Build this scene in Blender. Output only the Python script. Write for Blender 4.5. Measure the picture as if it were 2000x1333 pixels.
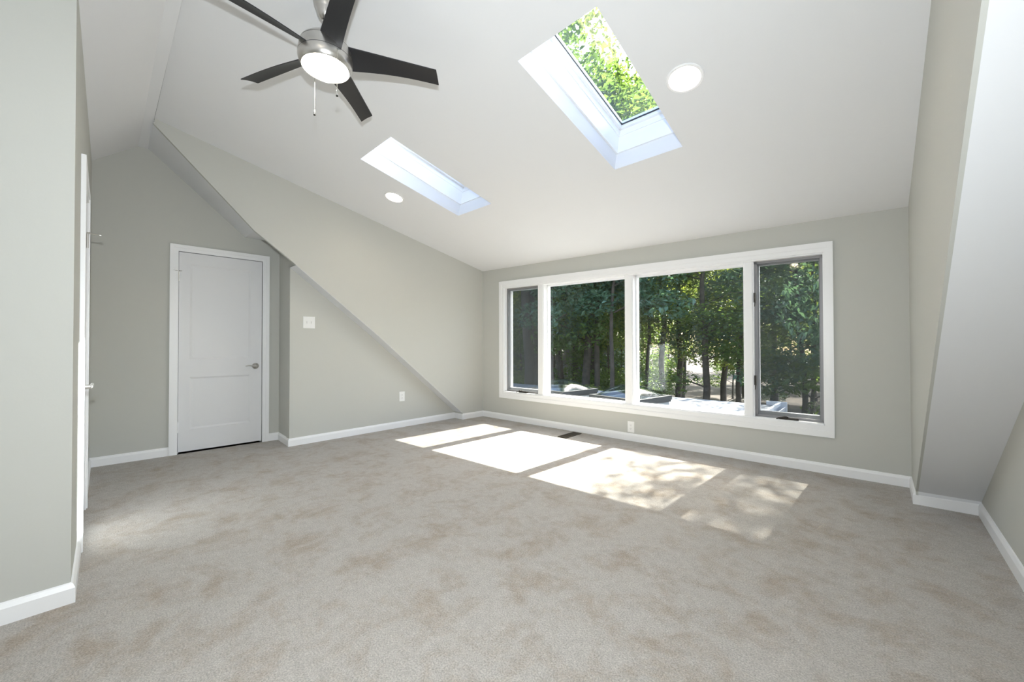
import bpy, math, random
from mathutils import Vector, Matrix
from mathutils.geometry import tessellate_polygon
for o in list(bpy.data.objects): bpy.data.objects.remove(o)
sc = bpy.context.scene
COL = sc.collection

# ------------------------------------------------------------------ camera
CAM = Vector((0, 0, 1.09))
yaw, pitch, roll = .7556, .0108, -.0018
cy, sy, cp, sp, cr, sr = math.cos(yaw), math.sin(yaw), math.cos(pitch), math.sin(pitch), math.cos(roll), math.sin(roll)
FWD = Vector((-sy*cp, cy*cp, sp)); r0 = Vector((cy, sy, 0)); u0 = r0.cross(FWD)
RGT = r0*cr + u0*sr; UPV = -r0*sr + u0*cr
cd = bpy.data.cameras.new('camera'); cam = bpy.data.objects.new('camera', cd); COL.objects.link(cam)
cd.sensor_width = 36; cd.lens = 36*757.2635/2000; cd.clip_start = .02; cd.clip_end = 500
m = Matrix((RGT, UPV, -FWD)).transposed().to_4x4(); m.translation = CAM
cam.matrix_world = m
sc.camera = cam

# ------------------------------------------------------------------ view, world, sun, flash
sc.view_settings.view_transform = 'Standard'; sc.view_settings.look = 'None'
sc.view_settings.exposure = 1.36; sc.view_settings.gamma = 1.0; sc.view_settings.use_curve_mapping = False
w = bpy.data.worlds.new('sky'); sc.world = w; w.use_nodes = True
nt = w.node_tree; nt.nodes.clear()
sky = nt.nodes.new('ShaderNodeTexSky'); sky.sky_type = 'NISHITA'; sky.sun_disc = False
sky.sun_elevation = math.radians(45); sky.sun_rotation = 0; sky.altitude = 50; sky.dust_density = 2.5
bg = nt.nodes.new('ShaderNodeBackground'); bg.inputs[1].default_value = .30
wo = nt.nodes.new('ShaderNodeOutputWorld')
nt.links.new(sky.outputs[0], bg.inputs[0]); nt.links.new(bg.outputs[0], wo.inputs[0])

sd = bpy.data.lights.new('sun', 'SUN'); sd.energy = 12.0; sd.angle = math.radians(.6); sd.color = (1, .95, .86)
sun = bpy.data.objects.new('sun', sd); COL.objects.link(sun)
sun.rotation_euler = Vector((.055, 1, 1)).to_track_quat('Z', 'Y').to_euler(); sun.location = (0, 20, 20)

fd = bpy.data.lights.new('camera_flash', 'AREA'); fd.shape = 'RECTANGLE'; fd.size = .05; fd.size_y = .03
fd.energy = 21; fd.color = (.88, .95, 1.0)
fl = bpy.data.objects.new('camera_flash', fd); COL.objects.link(fl)
fl.location = CAM + UPV*.23 - FWD*.02
fl.rotation_euler = (-(FWD + UPV*.10 - RGT*.20)).to_track_quat('Z', 'Y').to_euler()

# ------------------------------------------------------------------ materials
def nodes(name):
    M = bpy.data.materials.new(name); M.use_nodes = True
    n = M.node_tree.nodes; b = n['Principled BSDF']
    return M, n, M.node_tree.links, b
def mat(name, c, rough=.5, metal=0, bump=0, bscale=60, spec=.5, var=0, vscale=3, emit=None, es=0):
    M, n, l, b = nodes(name)
    b.inputs['Base Color'].default_value = (*c, 1); b.inputs['Roughness'].default_value = rough
    b.inputs['Metallic'].default_value = metal; b.inputs['Specular IOR Level'].default_value = spec
    tc = n.new('ShaderNodeTexCoord')
    if var:
        nz = n.new('ShaderNodeTexNoise'); nz.inputs['Scale'].default_value = vscale; nz.inputs['Detail'].default_value = 5
        l.new(tc.outputs['Object'], nz.inputs['Vector'])
        r = n.new('ShaderNodeValToRGB'); r.color_ramp.elements[0].position = .3; r.color_ramp.elements[1].position = .7
        r.color_ramp.elements[0].color = (*[x*(1-var) for x in c], 1); r.color_ramp.elements[1].color = (*[min(1, x*(1+var)) for x in c], 1)
        l.new(nz.outputs['Fac'], r.inputs[0]); l.new(r.outputs[0], b.inputs['Base Color'])
    if bump:
        nb = n.new('ShaderNodeTexNoise'); nb.inputs['Scale'].default_value = bscale; nb.inputs['Detail'].default_value = 4
        l.new(tc.outputs['Object'], nb.inputs['Vector'])
        bp = n.new('ShaderNodeBump'); bp.inputs['Strength'].default_value = bump; bp.inputs['Distance'].default_value = .002
        l.new(nb.outputs['Fac'], bp.inputs['Height']); l.new(bp.outputs[0], b.inputs['Normal'])
    if emit:
        b.inputs['Emission Color'].default_value = (*emit, 1); b.inputs['Emission Strength'].default_value = es
    return M
PAINT = mat('greige_paint', (.575, .575, .535), .75, bump=.12, bscale=90, spec=.25)
CEILP = mat('ceiling_paint', (.81, .815, .83), .8, bump=.08, bscale=70, spec=.2)
TRIM = mat('white_trim_paint', (.93, .93, .935), .35, spec=.4)
DOORP = mat('white_door_paint', (.80, .80, .81), .4, spec=.4)
PLAST = mat('white_plastic', (.88, .88, .87), .3)
PGREY = mat('slot_grey', (.25, .25, .25), .4)
NICKEL = mat('brushed_nickel', (.62, .60, .57), .30, 1, bump=.05, bscale=200)
CHROME = mat('bright_chain', (.75, .74, .70), .2, 1)
BRONZE = mat('dark_bronze', (.06, .055, .05), .35, .7)
BLADE = mat('black_blade', (.016, .016, .018), .42, spec=.5, bump=.05, bscale=30)
GREYFR = mat('grey_screen_frame', (.27, .265, .27), .45, .3)
GASK = mat('dark_gasket', (.05, .05, .05), .6)
RDECK = mat('roof_membrane', (.22, .235, .25), .9, spec=.1, var=.06, vscale=1.2, bump=.2, bscale=25)
CURB = mat('grey_curb', (.035, .038, .04), .7, spec=.2, bump=.2, bscale=40)
GUTTER = mat('white_gutter', (.72, .75, .78), .35)
VENT = mat('brown_register', (.09, .075, .055), .45, .4)
LENS = mat('lit_lens', (.9, .88, .82), .4, emit=(1, .93, .80), es=10)
BULB = mat('lit_bulb', (.9, .88, .82), .4, emit=(1, .88, .70), es=36)
REFL = mat('can_reflector', (.85, .83, .78), .35)

def carpet():
    M, n, l, b = nodes('beige_carpet')
    b.inputs['Roughness'].default_value = .95; b.inputs['Specular IOR Level'].default_value = .1
    b.inputs['Sheen Weight'].default_value = .25; b.inputs['Sheen Roughness'].default_value = .5
    tc = n.new('ShaderNodeTexCoord')
    def noise(s, d, r=.6, w=0):
        z = n.new('ShaderNodeTexNoise'); z.inputs['Scale'].default_value = s; z.inputs['Detail'].default_value = d
        z.inputs['Roughness'].default_value = r; z.inputs['Distortion'].default_value = w
        l.new(tc.outputs['Object'], z.inputs['Vector']); return z
    def ramp(src, p0, p1, c0, c1):
        r = n.new('ShaderNodeValToRGB'); r.color_ramp.elements[0].position = p0; r.color_ramp.elements[1].position = p1
        r.color_ramp.elements[0].color = (*c0, 1); r.color_ramp.elements[1].color = (*c1, 1)
        l.new(src, r.inputs[0]); return r
    patch = ramp(noise(4.6, 7, .72, .3).outputs['Fac'], .47, .66, (.50, .475, .44), (.40, .34, .275))
    fine = ramp(noise(170, 3, .7).outputs['Fac'], .32, .68, (.62, .61, .60), (1.28, 1.27, 1.26))
    mid = ramp(noise(22, 4, .7).outputs['Fac'], .35, .7, (.90, .89, .88), (1.07, 1.07, 1.07))
    def mul(a, c):
        x = n.new('ShaderNodeMix'); x.data_type = 'RGBA'; x.blend_type = 'MULTIPLY'; x.inputs[0].default_value = 1
        x.clamp_result = False
        l.new(a, x.inputs[6]); l.new(c, x.inputs[7]); return x.outputs[2]
    l.new(mul(mul(patch.outputs[0], mid.outputs[0]), fine.outputs[0]), b.inputs['Base Color'])
    bp = n.new('ShaderNodeBump'); bp.inputs['Strength'].default_value = .9; bp.inputs['Distance'].default_value = .006
    nf = noise(130, 4, .75); l.new(nf.outputs['Fac'], bp.inputs['Height'])
    bp2 = n.new('ShaderNodeBump'); bp2.inputs['Strength'].default_value = .35; bp2.inputs['Distance'].default_value = .02
    l.new(noise(14, 3).outputs['Fac'], bp2.inputs['Height']); l.new(bp2.outputs[0], bp.inputs['Normal'])
    l.new(bp.outputs[0], b.inputs['Normal'])
    return M
CARPET = carpet()

def glass(name, tint, refl=.045):
    M = bpy.data.materials.new(name); M.use_nodes = True; n = M.node_tree.nodes; l = M.node_tree.links; n.clear()
    o = n.new('ShaderNodeOutputMaterial'); t = n.new('ShaderNodeBsdfTransparent'); t.inputs[0].default_value = (*tint, 1)
    g = n.new('ShaderNodeBsdfGlossy'); g.inputs['Roughness'].default_value = .01
    lw = n.new('ShaderNodeLayerWeight'); lw.inputs[0].default_value = .5
    p = n.new('ShaderNodeMath'); p.operation = 'POWER'; p.inputs[1].default_value = 5
    a = n.new('ShaderNodeMath'); a.operation = 'MULTIPLY_ADD'; a.inputs[1].default_value = .9; a.inputs[2].default_value = refl
    l.new(lw.outputs['Facing'], p.inputs[0]); l.new(p.outputs[0], a.inputs[0])
    mx = n.new('ShaderNodeMixShader'); l.new(a.outputs[0], mx.inputs[0]); l.new(t.outputs[0], mx.inputs[1]); l.new(g.outputs[0], mx.inputs[2])
    l.new(mx.outputs[0], o.inputs[0]); return M
GLASS = glass('window_glass', (.97, .985, .98), .035)
GLASSB = glass('skylight_glass', (.86, .92, .97), .10)
DOMEG = glass('acrylic_dome', (.72, .80, .83), .16)
def screen():
    M = bpy.data.materials.new('insect_mesh'); M.use_nodes = True; n = M.node_tree.nodes; l = M.node_tree.links; n.clear()
    o = n.new('ShaderNodeOutputMaterial'); t = n.new('ShaderNodeBsdfTransparent')
    d = n.new('ShaderNodeBsdfDiffuse'); d.inputs[0].default_value = (.10, .11, .115, 1)
    mx = n.new('ShaderNodeMixShader'); mx.inputs[0].default_value = .34
    l.new(t.outputs[0], mx.inputs[1]); l.new(d.outputs[0], mx.inputs[2]); l.new(mx.outputs[0], o.inputs[0]); return M
SCREEN = screen()
def leaf(name, c1, c2, tr):
    M = bpy.data.materials.new(name); M.use_nodes = True; n = M.node_tree.nodes; l = M.node_tree.links; n.clear()
    o = n.new('ShaderNodeOutputMaterial'); d = n.new('ShaderNodeBsdfDiffuse'); t = n.new('ShaderNodeBsdfTranslucent')
    gi = n.new('ShaderNodeTexCoord'); nz = n.new('ShaderNodeTexNoise'); nz.inputs['Scale'].default_value = 1.3
    nz.inputs['Detail'].default_value = 3; l.new(gi.outputs['Object'], nz.inputs['Vector'])
    r = n.new('ShaderNodeValToRGB'); r.color_ramp.elements[0].position = .35; r.color_ramp.elements[1].position = .65
    r.color_ramp.elements[0].color = (*c1, 1); r.color_ramp.elements[1].color = (*c2, 1)
    l.new(nz.outputs['Fac'], r.inputs[0]); l.new(r.outputs[0], d.inputs[0]); t.inputs[0].default_value = (*tr, 1)
    gl = n.new('ShaderNodeBsdfGlossy'); gl.inputs['Roughness'].default_value = .45
    mx = n.new('ShaderNodeMixShader'); mx.inputs[0].default_value = .42
    l.new(d.outputs[0], mx.inputs[1]); l.new(t.outputs[0], mx.inputs[2])
    m2 = n.new('ShaderNodeMixShader'); m2.inputs[0].default_value = .06
    l.new(mx.outputs[0], m2.inputs[1]); l.new(gl.outputs[0], m2.inputs[2]); l.new(m2.outputs[0], o.inputs[0]); return M
LEAFA = leaf('deep_green_leaves', (.035, .07, .02), (.075, .14, .035), (.26, .40, .06))
LEAFB = leaf('blue_green_leaves', (.06, .13, .085), (.11, .21, .13), (.13, .24, .10))
LEAFC = leaf('yellow_green_leaves', (.07, .12, .025), (.15, .22, .045), (.50, .60, .09))
BARK = mat('grey_brown_bark', (.075, .06, .048), .9, bump=.8, bscale=9, var=.35, vscale=6)
LITTER = mat('leaf_litter', (.050, .038, .030), .95, bump=.9, bscale=5, var=.7, vscale=1.6)
SIDING = mat('grey_siding', (.30, .31, .31), .7, var=.05)
SHING = mat('grey_shingles', (.16, .155, .15), .85, bump=.5, bscale=12, var=.2, vscale=5)

# ------------------------------------------------------------------ helpers
def prop(o, label=None, cat=None, group=None, kind=None):
    if label: o['label'] = label
    if cat: o['category'] = cat
    if group: o['group'] = group
    if kind: o['kind'] = kind
    return o
def obj(name, V, Fc, M, parent=None, smooth=False, bevel=0):
    me = bpy.data.meshes.new(name); me.from_pydata([tuple(v) for v in V], [], Fc); me.update()
    import bmesh
    bm = bmesh.new(); bm.from_mesh(me); bmesh.ops.remove_doubles(bm, verts=bm.verts, dist=1e-6)
    bmesh.ops.recalc_face_normals(bm, faces=bm.faces); bm.to_mesh(me); bm.free()
    me.materials.append(M)
    if smooth:
        for p in me.polygons: p.use_smooth = True
        try: me.set_sharp_from_angle(angle=math.radians(25))
        except Exception: pass
    o = bpy.data.objects.new(name, me); COL.objects.link(o)
    if parent:
        o.parent = parent
        q = parent; mw = parent.matrix_basis.copy()
        while q.parent: q = q.parent; mw = q.matrix_basis @ mw
        o.matrix_parent_inverse = Matrix.Identity(4); o.matrix_basis = mw.inverted()
        if parent.type == 'MESH' or parent.type == 'EMPTY':
            me.transform(mw.inverted()); o.matrix_basis = Matrix.Identity(4)
    if bevel:
        b = o.modifiers.new('bevel', 'BEVEL'); b.width = bevel; b.segments = 2; b.limit_method = 'ANGLE'
    return o
def root(name, loc, label, cat, group=None, kind=None):
    o = bpy.data.objects.new(name, None); COL.objects.link(o); o.location = loc; o.empty_display_size = .1
    return prop(o, label, cat, group, kind)
class MB:
    def __init__(s): s.v = []; s.f = []
    def add(s, V, Fc):
        b = len(s.v); s.v += [Vector(x) for x in V]; s.f += [tuple(i+b for i in f) for f in Fc]; return s
    def hexa(s, c):  # 8 corners: 4 bottom, 4 top
        return s.add(c, [(0, 3, 2, 1), (4, 5, 6, 7), (0, 1, 5, 4), (1, 2, 6, 5), (2, 3, 7, 6), (3, 0, 4, 7)])
    def box(s, x0, x1, y0, y1, z0, z1, T=lambda p: p):
        return s.hexa([T(p) for p in ((x0, y0, z0), (x1, y0, z0), (x1, y1, z0), (x0, y1, z0), (x0, y0, z1), (x1, y0, z1), (x1, y1, z1), (x0, y1, z1))])
    def lathe(s, prof, o, ax=(0, 0, 1), seg=40):
        ax = Vector(ax).normalized(); e = Vector((1, 0, 0)) if abs(ax.x) < .9 else Vector((0, 1, 0))
        a = ax.cross(e).normalized(); b = ax.cross(a); o = Vector(o); V = []
        for r, h in prof:
            for i in range(seg):
                t = 2*math.pi*i/seg; V.append(o + ax*h + (a*math.cos(t) + b*math.sin(t))*max(r, 1e-5))
        Fc = [(j*seg+i, j*seg+(i+1) % seg, (j+1)*seg+(i+1) % seg, (j+1)*seg+i) for j in range(len(prof)-1) for i in range(seg)]
        return s.add(V, Fc)
    def tube(s, P, R, seg=8):
        P = [Vector(p) for p in P]; R = R if isinstance(R, (list, tuple)) else [R]*len(P); V = []
        for i, p in enumerate(P):
            d = (P[min(i+1, len(P)-1)] - P[max(i-1, 0)]).normalized()
            e = Vector((0, 0, 1)) if abs(d.z) < .9 else Vector((1, 0, 0))
            a = d.cross(e).normalized(); b = d.cross(a)
            for k in range(seg):
                t = 2*math.pi*k/seg; V.append(p + (a*math.cos(t) + b*math.sin(t))*R[i])
        Fc = [(j*seg+i, j*seg+(i+1) % seg, (j+1)*seg+(i+1) % seg, (j+1)*seg+i) for j in range(len(P)-1) for i in range(seg)]
        Fc += [tuple(range(seg)), tuple((len(P)-1)*seg+i for i in range(seg))]
        return s.add(V, Fc)
    def build(s, name, M, parent=None, smooth=False, bevel=0): return obj(name, s.v, s.f, M, parent, smooth, bevel)
def slab(name, polys, ext, M, **k):
    """closed solid: outline (+ holes) lists of 3D points, pushed along ext"""
    ext = Vector(ext); P = [[Vector(p) for p in q] for q in polys]
    flat = [p for q in P for p in q]; n = len(flat)
    tris = tessellate_polygon(P); V = flat + [p+ext for p in flat]
    Fc = [tuple(t) for t in tris] + [tuple(i+n for i in reversed(t)) for t in tris]; b = 0
    for q in P:
        c = len(q)
        for i in range(c): j = (i+1) % c; Fc.append((b+i, b+j, b+j+n, b+i+n))
        b += c
    return prop(obj(name, V, Fc, M, k.get('parent')), k.get('label'), k.get('cat'), None, k.get('kind', 'structure'))
def sheet(name, quads, ext, M, label, cat='ceiling', smooth=True):
    """list of quads (3D) sharing edges, thickened along ext"""
    idx = {}; V = []; Q = []
    for q in quads:
        f = []
        for p in q:
            k = tuple(round(c, 5) for c in p)
            if k not in idx: idx[k] = len(V); V.append(Vector(p))
            f.append(idx[k])
        Q.append(f)
    n = len(V); ed = {}
    for f in Q:
        for i in range(len(f)):
            e = (f[i], f[(i+1) % len(f)]); s_ = tuple(sorted(e)); ed.setdefault(s_, []).append(e)
    Fc = [tuple(f) for f in Q] + [tuple(i+n for i in reversed(f)) for f in Q]
    Fc += [(e[0][0], e[0][1], e[0][1]+n, e[0][0]+n) for s_, e in ed.items() if len(e) == 1]
    V2 = V + [p + Vector(ext) for p in V]
    return prop(obj(name, V2, Fc, M, None, smooth), label, cat, None, 'structure')

# ------------------------------------------------------------------ the shell
WA, WB = Vector((-4.43, 4.05, 0)), Vector((.182, 4.236, 0))          # window wall, inner face
WT = (WB-WA).normalized(); WN = Vector((WT.y, -WT.x, 0))             # along it, into the room
def W(s, off, z): return WA + WT*s + WN*off + Vector((0, 0, z))
DA, DB = Vector((-5.147, -.065, 0)), Vector((-5.073, 1.43, 0))       # door wall
DT = (DB-DA).normalized(); DN = Vector((DT.y, -DT.x, 0))
def Dw(s, off, z): return DA + DT*s + DN*off + Vector((0, 0, z))
KA, KB = Vector((-2.505, -.080, 0)), Vector((-5.147, -.065, 0))      # closet wall
KT = (KB-KA).normalized(); KN = Vector((KT.y, -KT.x, 0))
def Kw(s, off, z): return KA + KT*s + KN*off + Vector((0, 0, z))
XC, XS, XR, XG, XF = -4.445, -4.629, .182, .473, -2.505
YR = .302
def zceil(x, y):
    s = (x+4.445)/4.627; yw = 4.05 + s*.185; zl = 2.233 - s*.085; zr = 3.02 + s*.05
    return zl + (yw-y)/(yw-YR)*(zr-zl)
def yw(x): return 4.05 + (x+4.43)/4.612*.186
def zrear(x): return 2.75 - .08*min(1, max(0, (x+5.147)/2.64))

slab('floor', [[(-5.3, -2.0, 0), (.6, -2.0, 0), (.6, 4.3, 0), (-5.3, 4.3, 0)]], (0, 0, -.25), CARPET,
     label='beige cut pile carpet with lighter and browner mottling over the whole room', cat='carpet floor')

# window wall, with the opening for the window
def zt(s): return 1.937 - .0165*(s-.44)
ZB = .405; S0, S1 = .44, 4.105
slab('wall_window', [[W(-.15, 0, -.2), W(4.75, 0, -.2), W(4.75, 0, 2.35), W(-.15, 0, 2.42)],
                     [W(S0, 0, ZB), W(S0, 0, zt(S0)), W(S1, 0, zt(S1)), W(S1, 0, ZB)]], -WN*.18, PAINT,
     label='greige wall around the wide window, under the sloping white ceiling', cat='wall')
# left cheek of the dormer (upper) and the low wall under it
slab('wall_left_upper', [[(XC, YR, 3.3), (XC, YR, 2.985), (XC, .293, 2.979), (XC, 1.03, 2.222), (XC, 1.346, 1.988)] +
     [(XC, 1.405, 1.941), (XC, 1.405, 3.3)]], (-.03, 0, 0), PAINT, label='thin top end of the greige dormer wall hanging over the door nook', cat='wall')
slab('wall_left', [[(XC, 1.405, 3.2), (XC, 1.405, 1.941), (XC, 2.339, 1.204), (XC, 3.652, .098), (XC, 3.66, 0), (XC+.012, 4.07, 0), (XC+.012, 4.07, 2.7)]],
     (-.19, 0, 0), PAINT, label='tall greige dormer side wall above the diagonal edge, left of the window', cat='wall')
slab('trim_2', [[(XC-.0005, 1.405, 1.938), (XC-.0005, 2.339, 1.201), (XC-.0005, 3.640, .104), (XC-.0005, 3.652, .110), (XC-.0005, 2.341, 1.2045), (XC-.0005, 1.405, 1.9445)]], (-.184, 0, 0), CEILP, label='narrow white underside edge running diagonally down the left wall', cat='wall edge')
slab('wall_left_lower', [[(XS, 1.405, 0), (XS, 3.68, 0), (XS, 3.651, .10), (XS, 2.299, 1.26), (XS, 1.405, 2.02)]],
     (-.10, 0, 0), PAINT, label='low greige triangular wall with the light switch, below the diagonal edge', cat='wall')
slab('wall_nook', [[(-5.15, 1.432, 0), (XS-.001, 1.405, 0), (XS-.001, 1.405, 1.99), (XS-.001, 1.405, 2.5), (-5.15, 1.432, 2.5)]],
     (0, .1, 0), PAINT, label='narrow greige return wall between the closed door and the light switch wall', cat='wall')
slab('wall_door', [[Dw(-.1, 0, -.2), Dw(1.6, 0, -.2), Dw(1.6, 0, 3.2), Dw(-.1, 0, 3.2)],
     [Dw(.60, 0, 0), Dw(.60, 0, 2.05), Dw(1.326, 0, 2.05), Dw(1.326, 0, 0)]], -DN*.12, PAINT,
     label='greige gable end wall holding the closed white two panel door', cat='wall')
slab('wall_closet', [[Kw(0, 0, -.1), Kw(2.7, 0, -.1), Kw(2.7, 0, 2.9), Kw(0, 0, 2.9)],
     [Kw(.62, 0, 0), Kw(.62, 0, 2.05), Kw(1.33, 0, 2.05), Kw(1.33, 0, 0)]], -KN*.11, PAINT,
     label='greige wall seen edge on at the left, holding the closet door', cat='wall')
slab('wall_entry', [[(XF, -.080, 0), (XF, -1.95, 0), (XF, -1.95, 1.1), (XF, -.080, 2.8)]], (-.11, 0, 0), PAINT,
     label='near greige wall filling the left edge of the picture', cat='wall')
slab('wall_rear', [[(-2.7, -1.9, 0), (.6, -1.9, 0), (.6, -1.9, 1.1), (-2.7, -1.9, 1.1)]], (0, -.1, 0), PAINT,
     label='low greige knee wall behind the viewpoint, under the rear slope', cat='wall')
SZ = lambda y: .085 + .738*(3.825-y)
CE = [(3.822, 0), (3.815, .09)] + [(y, SZ(y)) for y in (3.0, 2.2, 1.4, .90)] + [(YR, 2.985)]
slab('wall_right', [[(XR, yw(XR)+.03, 0)] + [(XR, a, b) for a, b in CE] + [(XR, YR, 3.3), (XR, yw(XR)+.03, 2.6)]],
     (.012, 0, 0), PAINT, label='greige dormer side wall between the window wall and the right slope', cat='wall')
GE = [(3.85, 0), (3.842, .09)] + [(y, SZ(y)+.01) for y in (3.0, 2.2, 1.4, .90)] + [(YR, 2.985)]
slab('wall_gable', [[(XG, a, b+.04*(i > 1)) for i, (a, b) in enumerate(GE)] + [(XG, YR, 3.2), (XG, -.08, 2.6), (XG, -1.95, .9), (XG, -1.95, 0)]],
     (.12, 0, 0), PAINT, label='dark greige gable wall at the right edge of the picture', cat='wall')

# ceilings
SK = [(-1.51, -.985, 1.655, 2.80), (-3.345, -2.815, 1.58, 2.69)]     # skylight openings x0 x1 y0 y1
CANS = [(-.785, 2.27), (-3.67, 2.10)]
CNORM = Vector((0, .225, .974)).normalized()
CQ = .125
def cpt(x, y): return (x, y, zceil(x, y))
xs = sorted({-4.47, -4.1, -2.5, -2.15, -1.8, -.4, -.1, .21} | {a for k in SK for a in k[:2]} | {round(c[0]+d, 4) for c in CANS for d in (-CQ, CQ)})
ys = sorted({YR, .7, 1.1, 3.1, 3.5, 3.9, 4.28} | {a for k in SK for a in k[2:]} | {round(c[1]+d, 4) for c in CANS for d in (-CQ, CQ)})
quads = []
for i in range(len(xs)-1):
    for j in range(len(ys)-1):
        mx, my = (xs[i]+xs[i+1])/2, (ys[j]+ys[j+1])/2
        if any(k[0] < mx < k[1] and k[2] < my < k[3] for k in SK): continue
        if any(abs(mx-c[0]) < CQ and abs(my-c[1]) < CQ for c in CANS): continue
        quads.append([cpt(xs[i], ys[j]), cpt(xs[i+1], ys[j]), cpt(xs[i+1], ys[j+1]), cpt(xs[i], ys[j+1])])
def ring(cx, cy_, R=.088, N=32):
    sq = []
    for i in range(N):
        t = 2*math.pi*(i+.5)/N; c, s = math.cos(t), math.sin(t); k = CQ/max(abs(c), abs(s)); sq.append((cx+c*k, cy_+s*k))
    out = []
    corners = {}
    for i in range(N):
        a, b = sq[i], sq[(i+1) % N]
        t0, t1 = 2*math.pi*(i+.5)/N, 2*math.pi*(i+1.5)/N
        ia, ib = (cx+R*math.cos(t0), cy_+R*math.sin(t0)), (cx+R*math.cos(t1), cy_+R*math.sin(t1))
        p = [cpt(*a)]
        if abs(a[0]-b[0]) > 1e-6 and abs(a[1]-b[1]) > 1e-6:
            p.append(cpt(cx+math.copysign(CQ, a[0]-cx), cy_+math.copysign(CQ, a[1]-cy_)))
        out.append(p + [cpt(*b), cpt(*ib), cpt(*ia)])
    return out
for c in CANS: quads += ring(*c)
sheet('ceiling', quads, CNORM*.15, CEILP, 'white sloping dormer ceiling with two skylights and two recessed lights', smooth=False)
nx = [-5.3, -4.45, -3.5, -2.505, -1.6, -.86, -.62, -.1, .6]
RC = (-.74, -.21)
q = []
for a, b in zip(nx[:-1], nx[1:]):
    q.append([(a, -.085, zrear(a)), (b, -.085, zrear(b)), (b, .235, 3.0), (a, .235, 3.0)])
    e_ = YR if b < -4.3 else YR-.005
    q.append([(a, .235, 3.0), (b, .235, 3.0), (b, e_, 3.0), (a, e_, 3.0)])
    if a > -2.51:
        for y0, y1 in ((-2.0, -1.2), (-1.2, -.33), (-.33, -.09), (-.09, -.085)):
            f = lambda y, x: zrear(x) + (y+.085)*.88
            if a == -.86 and y0 == -.33:
                N = 24; cx, c_y = RC
                sqp = []
                for i in range(N):
                    t = 2*math.pi*(i+.5)/N; kk = .12/max(abs(math.cos(t)), abs(math.sin(t))); sqp.append((cx+math.cos(t)*kk, c_y+math.sin(t)*kk, t))
                for i in range(N):
                    A_, B_ = sqp[i], sqp[(i+1) % N]
                    P3 = lambda x, y: (x, y, f(y, x))
                    pp = [P3(A_[0], A_[1])]
                    if abs(A_[0]-B_[0]) > 1e-6 and abs(A_[1]-B_[1]) > 1e-6: pp.append(P3(cx+math.copysign(.12, A_[0]-cx), c_y+math.copysign(.12, A_[1]-c_y)))
                    q.append(pp + [P3(B_[0], B_[1]), P3(cx+.08*math.cos(B_[2]), c_y+.08*math.sin(B_[2])), P3(cx+.08*math.cos(A_[2]), c_y+.08*math.sin(A_[2]))])
                continue
            q.append([(a, y0, f(y0, a)), (b, y0, f(y0, b)), (b, y1, f(y1, b)), (a, y1, f(y1, a))])
sheet('ceiling_rear_slope', q, (0, -.05, .16), CEILP, 'white rear roof slope and flat ridge strip at the top left', smooth=True)
slab('trim_1', [[(-4.6, .262, 3.05), (.6, .262, 3.05), (.6, .34, 3.09), (-4.6, .34, 3.05)]], (0, 0, .12), GASK, label='thin dark crack along the ridge between the two ceiling slopes', cat='ceiling joint')
NS = [((.293+.737*k/8, 2.979-.757*k/8), (.303+.797*k/8, 3.01-.705*k/8)) for k in range(9)]
q = [[(XC-.001, NS[i][0][0], NS[i][0][1]), (XC-.001, NS[i+1][0][0], NS[i+1][0][1]), (-5.2, NS[i+1][1][0], NS[i+1][1][1]), (-5.2, NS[i][1][0], NS[i][1][1])] for i in range(8)]
q.append([(XC-.001, 1.03, 2.222), (-5.2, 1.10, 2.305), (-5.2, 1.55, 2.305), (XC-.001, 1.55, 2.222)])
sheet('ceiling_nook_slope', q, (0, .1, .14), CEILP, 'white steep slope and small flat soffit above the closed door')
q = [[(XR+.001, CE[i][0], CE[i][1]), (XG+.06, GE[i][0], GE[i][1]), (XG+.06, GE[i+1][0], GE[i+1][1]), (XR+.001, CE[i+1][0], CE[i+1][1])] for i in range(len(CE)-1)]
sheet('ceiling_right_slope', q, (0, .12, .10), CEILP, 'white steep roof slope coming down to the floor at the right', smooth=False)

# baseboards
def boards(chains, H=.085, T=.014):
    prof = [(0, 0), (T, 0), (T, H-.022), (T*.7, H-.012), (T*.45, H-.004), (0, H)]
    for pts, names in chains:
        P = [Vector((*p, 0)) for p in pts]; seg = [(P[i+1]-P[i]).normalized() for i in range(len(P)-1)]
        nr = [Vector((d.y, -d.x, 0)) for d in seg]; mit = []
        for i in range(len(P)):
            if i == 0: mit.append(nr[0])
            elif i == len(P)-1: mit.append(nr[-1])
            else:
                s_ = nr[i-1]+nr[i]; mit.append(s_/(1+nr[i-1].dot(nr[i])))
        for i, (nm, lb) in enumerate(names):
            V = []
            for k in (i, i+1):
                V += [P[k] + mit[k]*a + Vector((0, 0, b)) for a, b in prof]
            n = len(prof); Fc = [(j, (j+1) % n, (j+1) % n+n, j+n) for j in range(n)] + [tuple(range(n)), tuple(range(n, 2*n))]
            prop(obj(nm, V, Fc, TRIM), lb, 'baseboard', None, 'structure')
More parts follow.
